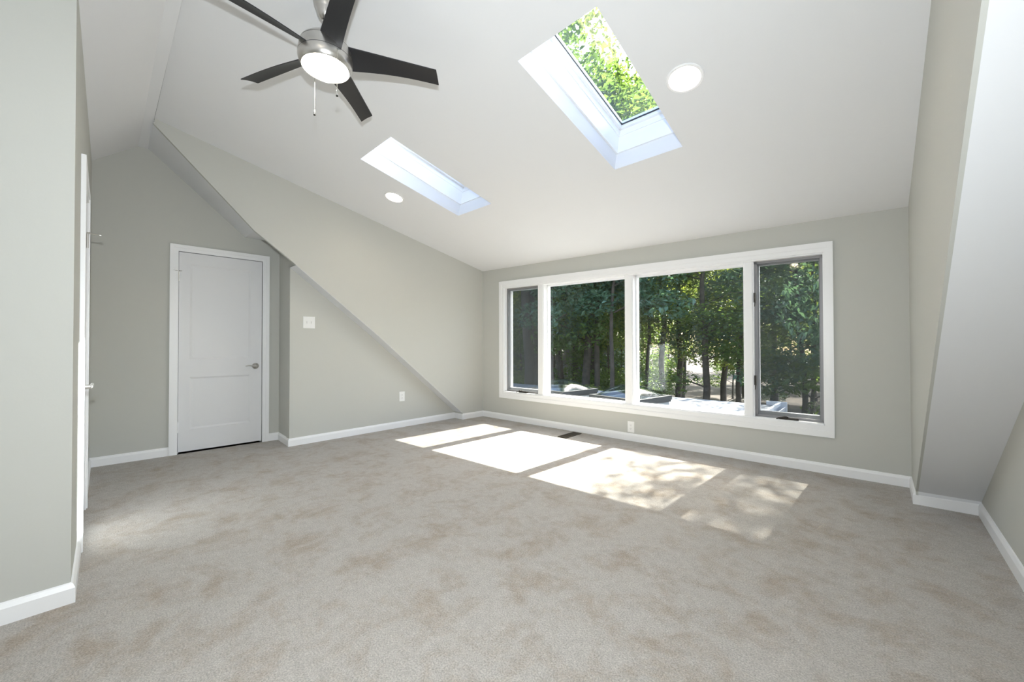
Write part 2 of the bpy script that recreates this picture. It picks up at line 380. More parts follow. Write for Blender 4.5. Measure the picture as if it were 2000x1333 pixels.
boards([
  ([(XF, -1.9), (XF, -.08), tuple(Kw(.53, 0, 0).xy)], [('baseboard_entry', 'white baseboard along the near left wall'), ('baseboard_closet', 'white baseboard between the near corner and the closet door')]),
  ([tuple(Kw(1.42, 0, 0).xy), (-5.147, -.065), tuple(Dw(.555, 0, 0).xy)], [('baseboard_closet_corner', 'short white baseboard beyond the closet door'), ('baseboard_door', 'white baseboard left of the closed door')]),
  ([tuple(Dw(1.383, 0, 0).xy), (-5.073, 1.43), (XS, 1.405), (XS, 3.66), (XC, 3.66), (-4.43, 4.05), (.182, 4.236), (.182, 3.83), (XG, 3.848), (XG, -1.9)],
   [('baseboard_door_right', 'short white baseboard right of the closed door'), ('baseboard_nook', 'white baseboard on the narrow return wall by the door'),
    ('baseboard_left_lower', 'long white baseboard under the light switch wall'), ('baseboard_jog', 'tiny white baseboard return at the foot of the diagonal edge'),
    ('baseboard_left', 'short white baseboard in the corner left of the window'), ('baseboard_window', 'long white baseboard under the window'),
    ('baseboard_right', 'short white baseboard turning out from the window wall at the right'), ('baseboard_slope', 'white baseboard below the right roof slope'),
    ('baseboard_gable', 'white baseboard along the gable wall at the right edge')])])

# ------------------------------------------------------------------ the window
wn = root('window_1', W(2.27, 0, ZB), 'wide four part white framed window overlooking the woods', 'window', None, 'structure')
cas = MB()
def strip(mb, s0, s1, z0a, z0b, z1a, z1b, o0, o1):
    mb.hexa([W(s0, o0, z0a), W(s1, o0, z0b), W(s1, o1, z0b), W(s0, o1, z0a), W(s0, o0, z1a), W(s1, o0, z1b), W(s1, o1, z1b), W(s0, o1, z1a)])
SO0, SO1 = .355, 4.168
def zo(s): return 2.030 - .0184*(s-.355)
def zob(s): return .319 - .003*(s-.355)
for (i0, i1, o) in ((0, .55, .020), (.55, 1, .013)):               # stepped casing: outer band thicker
    lo = lambda a, b, t: a+(b-a)*t
    sA, sB = lo(SO0, S0, i0), lo(SO0, S0, i1); tA, tB = lo(SO1, S1, i0), lo(SO1, S1, i1)
    zA = lambda s, t: lo(zo(s), zt(s), t); zB_ = lambda s, t: lo(zob(s), ZB, t)
    strip(cas, sA, tA, zA(sA, i1), zA(tA, i1), zA(sA, i0), zA(tA, i0), 0, o)
    strip(cas, sA, tA, zB_(sA, i0), zB_(tA, i0), zB_(sA, i1), zB_(tA, i1), 0, o)
    strip(cas, sA, sB, zB_(sA, i1), zB_(sB, i1), zA(sA, i1), zA(sB, i1), 0, o)
    strip(cas, tB, tA, zB_(tB, i1), zB_(tA, i1), zA(tB, i1), zA(tA, i1), 0, o)
cas.build('casing', TRIM, wn, bevel=.002)
fr = MB(); J = .018
strip(fr, S0-.001, S1+.001, ZB-.01, ZB-.01, ZB+.012, ZB+.012, 0, -.19)
strip(fr, S0, S1, zt(S0)-.012, zt(S1)-.012, zt(S0)+.01, zt(S1)+.01, 0, -.19)
strip(fr, S0-.01, S0+.008, ZB, ZB, zt(S0), zt(S0), 0, -.19)
strip(fr, S1-.006, S1+.01, ZB, ZB, zt(S1), zt(S1), 0, -.19)
fr.build('frame', TRIM, wn)
for a, b in ((1.045, 1.145), (2.305, 2.405), (3.505, 3.592)):
    mb = MB(); strip(mb, a, b, ZB, ZB, zt(a)-.005, zt(b)-.005, -.022, -.18)
    strip(mb, a+.012, b-.012, ZB, ZB, zt(a)-.005, zt(b)-.005, -.014, -.03)
    mb.build('mullion', TRIM, wn, bevel=.002)
for a, b in ((1.145, 2.305), (2.405, 3.505)):                       # fixed lights
    mb = MB()
    strip(mb, a, b, ZB+.008, ZB+.008, ZB+.017, ZB+.017, -.10, -.16); strip(mb, a, b, zt(a)-.03, zt(b)-.03, zt(a)-.01, zt(b)-.01, -.10, -.16)
    strip(mb, a, a+.014, ZB, ZB, zt(a), zt(a), -.10, -.16); strip(mb, b-.014, b, ZB, ZB, zt(b), zt(b), -.10, -.16)
    st = mb.build('glazing_stop', TRIM, wn)
    p = MB(); strip(p, a, b, ZB, ZB, zt(a), zt(b), -.130, -.136); prop(p.build('glass_pane', GLASS, wn), 'large clear fixed pane')
for a, b, hs, cs in ((S0+.008, 1.045, 1.045, .776), (3.592, S1-.006, 3.592, 3.849)):   # casements with screens
    sa = MB(); z0 = ZB+.012; A = .03
    strip(sa, a, b, z0, z0, z0+A+.02, z0+A+.02, -.10, -.15); strip(sa, a, b, zt(a)-.012-A, zt(b)-.012-A, zt(a)-.012, zt(b)-.012, -.10, -.15)
    strip(sa, a, a+A, z0, z0, zt(a)-.012, zt(a)-.012, -.10, -.15); strip(sa, b-A, b, z0, z0, zt(b)-.012, zt(b)-.012, -.10, -.15)
    sash = sa.build('casement_sash', TRIM, wn)
    p = MB(); strip(p, a+.02, b-.02, z0+.02, z0+.02, zt(a)-.03, zt(b)-.03, -.125, -.131); p.build('glass_pane', GLASS, sash)
    sf = MB(); B = .021
    strip(sf, a, b, z0, z0, z0+B, z0+B, -.055, -.067); strip(sf, a, b, zt(a)-.012-B, zt(b)-.012-B, zt(a)-.012, zt(b)-.012, -.055, -.067)
    strip(sf, a, a+B, z0, z0, zt(a)-.012, zt(a)-.012, -.055, -.067); strip(sf, b-B, b, z0, z0, zt(b)-.012, zt(b)-.012, -.055, -.067)
    sfo = prop(sf.build('screen_frame', GREYFR, wn), 'grey metal screen frame')
    sm = MB(); strip(sm, a+B*.5, b-B*.5, z0+B*.5, z0+B*.5, zt(a)-.012-B*.5, zt(b)-.012-B*.5, -.0605, -.0615)
    sm.build('screen_mesh', SCREEN, sfo)
    ck = MB()                                                       # crank operator
    ck.box(-.075, .075, -.0, .030, .0, .018, lambda q: W(cs+q[0], -.045+q[1], z0+q[2]))
    ck.tube([W(cs-.01, -.018, z0+.012), W(cs-.02, .012, z0+.030), W(cs-.06, .020, z0+.020), W(cs-.085, .018, z0+.006)], [.008, .0075, .006, .006], 8)
    ck.lathe([(0, -.006), (.011, -.006), (.013, .0), (.011, .008), (0, .008)], W(cs-.01, -.012, z0+.02), WN, 16)
    prop(ck.build('crank_handle', BRONZE, wn, True, .002), 'dark bronze crank handle')
for z in (.758, 1.532):                                             # sash lock levers on the right casement
    mb = MB(); mb.box(-.009, .009, -.004, .02, -.045, .045, lambda q: W(3.600+q[0], -.022+q[1], z+q[2]))
    mb.tube([W(3.603, -.004, z-.02), W(3.605, .012, z-.045), W(3.602, .010, z-.085)], [.006, .005, .004], 8)
    prop(mb.build('sash_lock', BRONZE, wn, False, .002), 'dark bronze lock lever')

# skylights
for i, (x0, x1, y0, y1) in enumerate(SK):
    lb = ['larger looking skylight showing tree tops, left of the bright round light', 'skylight glowing white, beyond the ceiling fan and nearer the small round light'][i]
    rt = root('window_%d' % (i+2), cpt((x0+x1)/2, (y0+y1)/2), lb, 'skylight', None, 'structure')
    c = Vector(cpt((x0+x1)/2, (y0+y1)/2)); T = Vector((0, .974, -.225)).normalized(); X = Vector((1, 0, 0)); hx = (x1-x0)/2; hy = (y1-y0)/2/.974
    L = lambda q: c + X*q[0] + T*q[1] + CNORM*q[2]
    def fr4(mb, a0, a1, h0, h1, d=0):   # rectangular ring: outer inset a0, inner inset a1
        mb.box(-hx+a0, hx-a0, -hy+a0, -hy+a1, h0, h1, L); mb.box(-hx+a0, hx-a0, hy-a1, hy-a0, h0, h1, L)
        mb.box(-hx+a0, -hx+a1, -hy+a0, hy-a0, h0, h1, L); mb.box(hx-a1, hx-a0, -hy+a0, hy-a0, h0, h1, L)
    mb = MB(); fr4(mb, -.06, .012, .140, .30); fr4(mb, -.06, .018, .285, .34); mb.build('shaft_frame', TRIM, rt)
    mb = MB(); fr4(mb, -.06, .040, .335, .40); mb.build('sash', TRIM, rt, False, .003)
    mb = MB(); fr4(mb, .030, .046, .362, .372); mb.build('gasket', GASK, rt)
    mb = MB(); mb.box(-hx+.02, hx-.02, -hy+.02, hy-.02, .366, .372, L); mb.build('glass_pane', GLASSB, rt)
    if i == 1:
        mb = MB(); mb.tube([L((hx-.06, -hy+.05, .33)), L((hx-.06, hy-.06, .33))], .007, 10); mb.box(hx-.07, hx-.05, hy-.075, hy-.045, .32, .345, L)
        mb.build('blind_rail', TRIM, rt, True)

# ------------------------------------------------------------------ doors
def panel_slab(mb, P, s0, s1, z0, z1, panels, o_face, o_back, dep=.009, bev=.018):
    """door leaf with recessed panels; P(s,off,z)"""
    zs = [z0] + [v for p in panels for v in p[2:]] + [z1]; zs = sorted(zs)
    ps0, ps1 = panels[0][0], panels[0][1]
    def quad(a, b, c, d, o=o_face): mb.add([P(a, o, c), P(b, o, c), P(b, o, d), P(a, o, d)], [(0, 1, 2, 3)])
    quad(s0, ps0, z0, z1); quad(ps1, s1, z0, z1)
    rows = []; cur = z0
    for p in sorted(panels, key=lambda k: k[2]):
        quad(ps0, ps1, cur, p[2]); cur = p[3]
        ou = [(ps0, p[2]), (ps1, p[2]), (ps1, p[3]), (ps0, p[3])]; inn = [(ps0+bev, p[2]+bev), (ps1-bev, p[2]+bev), (ps1-bev, p[3]-bev), (ps0+bev, p[3]-bev)]
        for k in range(4):
            a, b = ou[k], ou[(k+1) % 4]; c, d = inn[(k+1) % 4], inn[k]
            mb.add([P(a[0], o_face, a[1]), P(b[0], o_face, b[1]), P(c[0], o_face-dep, c[1]), P(d[0], o_face-dep, d[1])], [(0, 1, 2, 3)])
        quad(inn[0][0], inn[1][0], inn[0][1], inn[2][1], o_face-dep)
    quad(ps0, ps1, cur, z1); quad(s0, s1, z0, z1, o_back)
    for a, b, c, d in ((s0, s0, z0, z1), (s1, s1, z0, z1)):
        mb.add([P(a, o_face, c), P(a, o_back, c), P(a, o_back, d), P(a, o_face, d)], [(0, 1, 2, 3)])
    for z in (z0, z1): mb.add([P(s0, o_face, z), P(s1, o_face, z), P(s1, o_back, z), P(s0, o_back, z)], [(0, 1, 2, 3)])
def make_door(name, P, N, s0, s1, ztop, hinge_low, knob_s, lev, label, cas_w=.066, hz=((1.745, 1.842), (.215, .318)), tall=0):
    rt = root(name, P((s0+s1)/2, 0, 0), label, 'door', None, 'structure')
    c = MB()
    for i0, i1, o in ((0, .5, .020), (.5, 1, .014)):
        a, b = cas_w*(1-i0), cas_w*(1-i1)
        B = lambda x0, x1, z0, z1: c.box(x0, x1, 0, o, z0, z1, lambda q: P(*q))
        B(s0-a, s0-b, 0, ztop+a); B(s1+b, s1+a, 0, ztop+a); B(s0-b, s1+b, ztop+b, ztop+a)
    c.build('casing', TRIM, rt, False, .002)
    j = MB(); B = lambda x0, x1, y0, y1, z0, z1: j.box(x0, x1, y0, y1, z0, z1, lambda q: P(*q))
    B(s0-.02, s0, -.12, .004, 0, ztop); B(s1, s1+.02, -.12, .004, 0, ztop); B(s0-.02, s1+.02, -.12, .004, ztop, ztop+.02)
    B(s0, s0+.012, -.12, -.045, 0, ztop); B(s1-.012, s1, -.12, -.045, 0, ztop); B(s0, s1, -.12, -.045, ztop-.012, ztop)
    j.build('jamb', TRIM, rt)
    g = .004; lf = MB(); wd = s1-s0
    panel_slab(lf, P, s0+g, s1-g, .018, ztop-g, [(s0+wd*.125, s1-wd*.155, .238, .768), (s0+wd*.125, s1-wd*.155, .950, 1.928)], -.004, -.040)
    leaf_ = lf.build('door_leaf', DOORP, rt)
    k = MB(); ks = knob_s
    k.lathe([(0, 0), (.032, 0), (.033, .004), (.026, .011), (.014, .016), (.011, .045), (0, .046)], P(ks, -.004, .862), N, 28)
    k.tube([P(ks, .040, .862), P(ks+lev*.03, .044, .864), P(ks+lev*.065, .045, .872), P(ks+lev*.10, .042, .866)], [.009, .008, .0065, .005], 10)
    prop(k.build('lever_handle', NICKEL, rt, True), 'brushed nickel lever handle')
    for h0, h1 in hz:
        h = MB(); hs = s0-.002 if hinge_low else s1+.002
        h.tube([P(hs, .008, h0), P(hs, .008, h1)], .0065, 10); h.box(-.012, .012, -.001, .003, h0, h1, lambda q: P(hs+q[0], q[1], q[2]))
        h.tube([P(hs, .008, h1), P(hs, .008, h1+.008)], .0045, 8)
        prop(h.build('hinge', NICKEL if h0 > 1 else TRIM, rt, True), 'nickel hinge' if h0 > 1 else None)
    hs = s0-.002 if hinge_low else s1+.002; d = -1 if hinge_low else 1; h1 = hz[0][1]
    st = MB(); st.tube([P(hs, .008, h1+.004), P(hs+d*.02, .030, h1+.006), P(hs+d*.028, .062, h1+.006)], .0035, 8)
    st.tube([P(hs, .008, h1+.004), P(hs-d*.028, .022, h1+.004)], .003, 8); st.lathe([(0, 0), (.008, 0), (.008, .01), (0, .01)], P(hs+d*.028, .062, h1+.006), N, 12)
    prop(st.build('hinge_stop', NICKEL, rt, True), 'small nickel hinge pin stop')
    return rt
make_door('door_1', Dw, DN, .60, 1.326, 2.045, True, 1.262, -1, 'closed white two panel door in the greige end wall')
make_door('door_2', Kw, KN, .62, 1.33, 2.045, False, .70, 1, 'white closet door seen edge on at the far left')
# dark backing closets behind the doors
slab('wall_door_backing', [[Dw(.5, -.13, 0), Dw(1.43, -.13, 0), Dw(1.43, -.13, 2.2), Dw(.5, -.13, 2.2)]], -DN*.05, PAINT, label='greige hallway wall hidden behind the closed white door', cat='wall')
slab('wall_closet_backing', [[Kw(.5, -.13, 0), Kw(1.45, -.13, 0), Kw(1.45, -.13, 2.2), Kw(.5, -.13, 2.2)]], -KN*.05, PAINT, label='greige wall hidden behind the closet door', cat='wall')

# ------------------------------------------------------------------ small wall fittings
def plate(name, P, N, s0, s1, z0, z1, label, cat, kind, group=None):
    rt = root(name, P((s0+s1)/2, 0, (z0+z1)/2), label, cat, group)
    b = MB(); b.box(s0, s1, 0, .005, z0, z1, lambda q: P(*q)); b.build('cover_plate', PLAST, rt, False, .002)
    cs, cz = (s0+s1)/2, (z0+z1)/2
    if kind == 'switch':
        for d in (-.023, .023):
            t = MB(); t.box(cs+d-.005, cs+d+.005, .004, .007, cz-.012, cz+.012, lambda q: P(*q)); t.tube([P(cs+d, .004, cz), P(cs+d, .016, cz+.008)], [.005, .0035], 8)
            t.build('toggle', PLAST, rt, False, .0008)
            s_ = MB(); s_.box(cs+d-.0055, cs+d+.0055, .0045, .0056, cz-.013, cz+.013, lambda q: P(*q)); s_.build('toggle_slot', PGREY, rt)
    else:
        for d in (-.02, .02):
            r = MB(); r.box(cs-.017, cs+.017, .004, .0075, cz+d-.014, cz+d+.014, lambda q: P(*q)); rc = r.build('receptacle', PLAST, rt, False, .003)
            t = MB()
            for e in (-.006, .006): t.box(cs+e-.001, cs+e+.001, .007, .0079, cz+d-.003, cz+d+.007, lambda q: P(*q))
            t.lathe([(0, .007), (.0025, .007), (.0025, .0079), (0, .0079)], P(cs, 0, cz+d-.008), N, 10); t.build('slots', PGREY, rc)
    sc_ = MB(); sc_.lathe([(0, .0045), (.003, .0045), (.0028, .006), (0, .006)], P(cs, 0, cz), N, 10); sc_.build('screw', PLAST, rt)
Lw = lambda s, off, z: Vector((XS+off, s, z))
plate('light_switch', Lw, (1, 0, 0), 1.538, 1.662, 1.283, 1.414, 'white double toggle light switch to the right of the closed door', 'light switch', 'switch')
plate('wall_outlet', Lw, (1, 0, 0), 2.727, 2.807, .344, .472, 'white outlet low on the wall below the diagonal edge', 'outlet', 'outlet')
plate('wall_outlet', W, WN, 2.345, 2.423, .096, .221, 'white outlet under the wide window just above the baseboard', 'outlet', 'outlet')
vr = root('floor_register', (-2.71, 3.89, 0), 'small brown floor vent set in the carpet under the window', 'floor vent')
vm = MB(); vt = lambda q: Vector((-2.71+q[0], 3.89+q[1], q[2]))
for a in ((-.06, .06, -.165, -.150), (-.06, .06, .150, .165), (-.06, -.048, -.165, .165), (.048, .06, -.165, .165)): vm.box(*a, .0, .009, vt)
vm.build('frame', VENT, vr, False, .001)
vm = MB(); vm.box(-.05, .05, -.152, .152, .0005, .002, vt); vm.build('opening', GASK, vr)
vm = MB()
for i in range(13): vm.box(-.05, .05, -.140+i*.0225, -.134+i*.0225, .002, .007, vt)
vm.box(-.003, .003, -.152, .152, .002, .007, vt)
vm.build('grille', VENT, vr)

# ------------------------------------------------------------------ recessed lights
def can(x, y, z, N, label, R=.100):
    N = Vector(N).normalized()                                     # pointing down into the room
    rt = root('recessed_light', (x, y, z), label, 'recessed light', 'recessed ceiling lights')
    o = Vector((x, y, z))
    t = MB(); t.lathe([(R, .000), (R, .004), (R-.004, .007), (R-.016, .006), (R-.020, -.004), (R-.020, -.012), (R-.014, -.012), (R-.014, .0), (R, 0)], o, N, 48); t.build('trim_ring', TRIM, rt, True)
    t = MB(); t.lathe([(R-.018, -.002), (R-.022, -.04), (R-.030, -.09), (.045, -.13), (0, -.132), (0, -.14), (.05, -.138), (R-.022, -.10), (R-.014, -.04), (R-.012, -.002), (R-.018, -.002)], o, N, 48); t.build('reflector', REFL, rt, True)
    t = MB(); t.lathe([(0, -.022), (.02, -.024), (.040, -.032), (.050, -.046), (.048, -.062), (.034, -.09), (.018, -.122), (0, -.124)], o, N, 32); t.build('flood_bulb', BULB, rt, True)
cN = -CNORM
can(CANS[0][0], CANS[0][1], zceil(*CANS[0]), cN, 'lit recessed light right of the skylight that shows tree tops')
can(CANS[1][0], CANS[1][1], zceil(*CANS[1]), cN, 'small looking lit recessed light below the white glowing skylight')
can(RC[0], RC[1], zrear(RC[0])+(RC[1]+.085)*.88, (0, .66, -.75), 'lit recessed light on the rear slope, mirrored in the right window pane', .094)

# ------------------------------------------------------------------ ceiling fan
FX, FY = -2.065, .79; FZ = zceil(FX, FY)
fan = root('ceiling_fan', (FX, FY, FZ), 'five blade black and brushed nickel ceiling fan with a lit round light', 'ceiling fan')
Lf = lambda z: (FX, FY, z)
t = MB(); t.lathe([(0, 2.985), (.064, 2.985), (.066, 2.90), (.062, 2.872), (.057, 2.862), (.056, 2.845), (.047, 2.828), (.044, 2.822), (.043, 2.812), (.033, 2.792), (.026, 2.782), (.018, 2.776), (.014, 2.779), (0, 2.785)], (FX, FY, 0), (0, 0, 1), 48)
t.build('canopy', NICKEL, fan, True)
t = MB(); t.lathe([(.0125, 2.66), (.0125, 2.80)], (FX, FY, 0), (0, 0, 1), 20); t.build('downrod', BRONZE, fan, True)
t = MB(); t.lathe([(0, 2.695), (.022, 2.695), (.024, 2.680), (.055, 2.674), (.096, 2.660), (.116, 2.640), (.1205, 2.631), (.118, 2.629), (.1215, 2.627), (.127, 2.605), (.1300, 2.580), (.1300, 2.5735),
               (.127, 2.572), (.1300, 2.5705), (.1300, 2.560), (.125, 2.540), (.116, 2.524), (.112, 2.521), (.110, 2.524), (.110, 2.56), (0, 2.56)], (FX, FY, 0), (0, 0, 1), 72)
mh = t.build('motor_housing', NICKEL, fan, True)
for z0, r in ((2.629, .1192), (2.572, .1292)):
    t = MB(); t.lathe([(r-.004, -.0016), (r+.0006, -.0016), (r+.0006, .0016), (r-.004, .0016)], (FX, FY, z0), (0, 0, 1), 72); t.build('seam', GASK, mh, True)
t = MB(); t.lathe([(0, 2.506), (.036, 2.507), (.07, 2.510), (.096, 2.517), (.108, 2.526), (.110, 2.535), (0, 2.535)], (FX, FY, 0), (0, 0, 1), 64)
prop(t.build('light_lens', LENS, fan, True), 'round frosted light lens, lit')
def blade(th):
    n = 14; V = []; m_ = 6
    for j in range(n+1):
        u = j/n
        cwx, cwy, cwz = .112+(.560-.112)*u, -.044+.006*u, .028-.016*u
        ccx, ccy, ccz = .114+(.585-.114)*u, .050-.007*u - .003*math.sin(math.pi*u), -.030+.018*u + .011*math.sin(math.pi*u)
        for k in range(m_+1):
            v = k/m_; x = cwx+(ccx-cwx)*v; y = cwy+(ccy-cwy)*v; z = cwz+(ccz-cwz)*v + .004*math.sin(math.pi*v)
            V.append((x, y, z))
    N_ = len(V); V += [(x, y, z+.006) for x, y, z in V]; Fc = []
    id_ = lambda j, k: j*(m_+1)+k
    for j in range(n):
        for k in range(m_):
            q_ = (id_(j, k), id_(j, k+1), id_(j+1, k+1), id_(j+1, k)); Fc += [q_, tuple(i+N_ for i in reversed(q_))]
    rim = [id_(0, k) for k in range(m_)] + [id_(j, m_) for j in range(n)] + [id_(n, k) for k in range(m_, 0, -1)] + [id_(j, 0) for j in range(n, 0, -1)]
    for i in range(len(rim)): a, b = rim[i], rim[(i+1) % len(rim)]; Fc.append((a, b, b+N_, a+N_))
    c, s = math.cos(th), math.sin(th)
    return obj('blade', [(FX+x*c-y*s, FY+x*s+y*c, 2.598+z) for x, y, z in V], Fc, BLADE, fan, True)
for k in range(5):
    th = math.radians((61.3, 133.2, 202.0, 274.8, 348.8)[k]); bl = blade(th)
def chain(ang, ztop, zbot, bob_len):
    a = math.radians(ang); x, y = FX+.1305*math.cos(a), FY+.1305*math.sin(a)
    r_ = MB(); r_.tube([(FX+.12*math.cos(a), FY+.12*math.sin(a), ztop), (x+.004*math.cos(a), y+.004*math.sin(a), ztop)], .004, 8)
    k = int((ztop-zbot)/.0045)
    r_.tube([(x, y, ztop), (x, y, zbot)], .0009, 6)
    for i in range(0, k): r_.lathe([(0, -.0016), (.0016, 0), (0, .0016)], (x, y, ztop-i*.0045), (0, 0, 1), 6)
    ch = prop(r_.build('pull_chain', CHROME, fan), 'thin bead pull chain')
    b_ = MB(); b_.lathe([(0, 0), (.003, -.001), (.0045, -.010), (.0062, -.022), (.0055, -.029), (0, -.032)], (x, y, zbot), (0, 0, 1), 16)
    b_.build('pull_knob', CHROME, ch, True)
    b_ = MB(); b_.lathe([(0, -.0275), (.0058, -.0275), (.0056, -.031), (.003, -.0335), (0, -.034)], (x, y, zbot), (0, 0, 1), 16)
    prop(b_.build('knob_cap', BRONZE, ch, True), 'dark cap under the pull knob')
chain(2, 2.558, 2.355, 1); chain(183.2, 2.558, 2.362, 1)

# ------------------------------------------------------------------ outside: roof below the window
rd = slab('roof_deck', [[(-10.5, 4.20, .16), (-1.14, 4.20, .16), (-1.14, 7.30, .13), (-10.5, 7.05, .13)]], (0, 0, -.10), RDECK,
     label='flat white roof below the window with two domed skylights', cat='roof')
slab('wall_outside', [[(-10.4, 4.25, .05), (-1.30, 4.25, .05), (-1.30, 7.0, .03), (-10.4, 6.9, .03)]], (0, 0, -2.8), SIDING,
     label='grey sided ground floor below the flat white roof', cat='wall')
g = root('roof_gutter', (-1.1, 5.7, .1), 'white metal gutter along the right edge of the flat roof', 'gutter')
gm = MB(); prof = [(0, .075), (0, -.055), (.05, -.055), (.085, -.01), (.09, .03), (.10, .035), (.10, .045), (.085, .045), (.075, 0), (.045, -.045), (.008, -.045), (.008, .075)]
V = [(-1.14+a, y, .075+b+dz) for y, dz in ((4.3, .02), (7.36, 0)) for a, b in prof]; n = len(prof)
gm.add(V, [(j, (j+1) % n, (j+1) % n+n, j+n) for j in range(n)] + [tuple(range(n)), tuple(range(n, 2*n))]); gm.build('trough', GUTTER, g)
gm = MB(); gm.box(-1.30, -1.03, 7.30, 7.36, .0, .19); gm.box(-1.14, -1.10, 4.3, 7.3, .145, .185); gm.build('fascia', GUTTER, g)
gm = MB(); gm.tube([(-1.08, 7.2, .03), (-1.08, 7.2, -.2), (-1.2, 7.2, -.45), (-1.2, 7.2, -2.7)], .04, 10); gm.build('downspout', GUTTER, g, True)
def dome(cx, cy_, w_, rot, label):
    rt = root('roof_dome', (cx, cy_, .15), label, 'domed skylight', 'domed skylights on the flat roof'); h = w_/2
    c, s = math.cos(rot), math.sin(rot); L = lambda q: Vector((cx+q[0]*c-q[1]*s, cy_+q[0]*s+q[1]*c, .14+q[2]))
    m_ = MB()
    for a, b, z0, z1 in ((h-.03, h-.07, 0, .165),):
        m_.box(-a, a, -a, -b, z0, z1, L); m_.box(-a, a, b, a, z0, z1, L); m_.box(-a, -b, -b, b, z0, z1, L); m_.box(b, a, -b, b, z0, z1, L)
    m_.build('curb', RDECK, rt)
    m_ = MB()
    for a, b, z0, z1 in ((h, h-.055, .155, .215), (h-.012, h-.05, .125, .156)):
        m_.box(-a, a, -a, -b, z0, z1, L); m_.box(-a, a, b, a, z0, z1, L); m_.box(-a, -b, -b, b, z0, z1, L); m_.box(b, a, -b, b, z0, z1, L)
    m_.build('frame', CURB, rt, False, .004)
    n = 20; V = []; Fc = []
    for j in range(n+1):
        for i in range(n+1):
            u, v = -1+2*i/n, -1+2*j/n; k = (1-abs(u)**2.4)*(1-abs(v)**2.4)
            V.append(L((u*(h-.05), v*(h-.05), .205+.165*k**.8)))
    for j in range(n):
        for i in range(n): Fc.append((j*(n+1)+i, j*(n+1)+i+1, (j+1)*(n+1)+i+1, (j+1)*(n+1)+i))
    obj('dome', V, Fc, DOMEG, rt, True)
    m_ = MB(); m_.box(-h+.07, h-.07, -h+.07, h-.07, .02, .03, L); prop(m_.build('diffuser', RDECK, rt), 'pale inner diffuser')
dome(-2.66, 5.36, .84, math.radians(-9), 'clear domed skylight on the flat roof, behind the middle window post')
dome(-3.92, 5.42, .84, math.radians(-9), 'clear domed skylight on the flat roof, left one, partly behind a window post')

# ------------------------------------------------------------------ outside: ground, house, woods
GZ = -2.7
def ground():
    n = 60; V = []; Fc = []; rnd = random.Random(3)
    for j in range(n+1):
        for i in range(n+1):
            x = -110+190*i/n; y = 3+130*j/n
            V.append((x, y, GZ + .12*math.sin(x*.35)*math.cos(y*.27) + .008*max(0, y-25) + rnd.uniform(-.05, .05)))
    for j in range(n):
        for i in range(n): Fc.append((j*(n+1)+i, j*(n+1)+i+1, (j+1)*(n+1)+i+1, (j+1)*(n+1)+i))
    prop(obj('ground', V, Fc, LITTER, None, True), 'brown leaf covered forest floor outside the window', 'ground', None, 'structure')
ground()
def house():
    rt = root('neighbour_house', (-12.4, 17, GZ), 'grey sided house among the trees, behind the narrow left window', 'house')
    x0, x1, y0, y1 = -15.9, -11.0, 14.5, 22
    b = MB(); b.add([(x0, y0, GZ), (x1, y0, GZ), (x1, y1, GZ), (x0, y1, GZ), (x0, y0, .5), (x1, y0, .5), (x1, y1, .5), (x0, y1, .5), ((x0+x1)/2, y0, 2.6), ((x0+x1)/2, y1, 2.6)],
              [(0, 1, 5, 8, 4), (2, 3, 7, 9, 6), (1, 2, 6, 5), (3, 0, 4, 7)])
    b.build('walls', SIDING, rt)
    b = MB(); mx = (x0+x1)/2
    for sx in (-1, 1):
        e = x1+.35 if sx > 0 else x0-.35
        b.hexa([Vector((mx, y0-.3, 2.62)), Vector((e, y0-.3, .22)), Vector((e, y1+.3, .22)), Vector((mx, y1+.3, 2.62)), Vector((mx, y0-.3, 2.77)), Vector((e, y0-.3, .37)), Vector((e, y1+.3, .37)), Vector((mx, y1+.3, 2.77))])
    b.build('roof', SHING, rt)
    for wx in (-12.1, -14.4):
        b = MB(); b.box(wx-.45, wx+.45, y0-.05, y0+.02, -1.2, .1); f = b.build('window', TRIM, rt)
        b = MB(); b.box(wx-.36, wx+.36, y0-.06, y0-.04, -1.1, .0); b.build('pane', GASK, f)
    b = MB(); b.box(x1-.12, x1+.03, y0-.04, y0+.1, GZ, .4); b.build('corner_trim', TRIM, rt)
    b = MB(); b.box(-15.0, -14.4, 17, 17.6, 1.5, 3.9); b.build('chimney', CURB, rt)
house()

def leafmesh(name, blobs, n, size, seed, M):
    rnd = random.Random(seed); V = []; Fc = []
    tot = sum(b[3]**2 for b in blobs)
    for bx, by, bz, br in blobs:
        for _ in range(int(n*br**2/tot)):
            while True:
                p = Vector((rnd.uniform(-1, 1), rnd.uniform(-1, 1), rnd.uniform(-1, 1)))
                if p.length < 1: break
            p = p*(p.length**-.35 if p.length > .05 else 1); p.z *= .55
            c = Vector((bx, by, bz)) + p*br
            a = Vector((rnd.gauss(0, 1), rnd.gauss(0, 1), rnd.gauss(0, .45))).normalized()
            nn = Vector((rnd.gauss(0, .5), rnd.gauss(0, .5), 1)).normalized(); b = a.cross(nn).normalized(); s = size*rnd.uniform(.6, 1.35)
            k = len(V); d = Vector((0, 0, -s*.25))
            V += [c - a*s*.5, c + b*s*.28, c + a*s*.5 + d, c - b*s*.28]
            Fc.append((k, k+1, k+2, k+3))
    me = bpy.data.meshes.new(name); me.from_pydata([tuple(v) for v in V], [], Fc); me.materials.append(M); me.update()
    return me
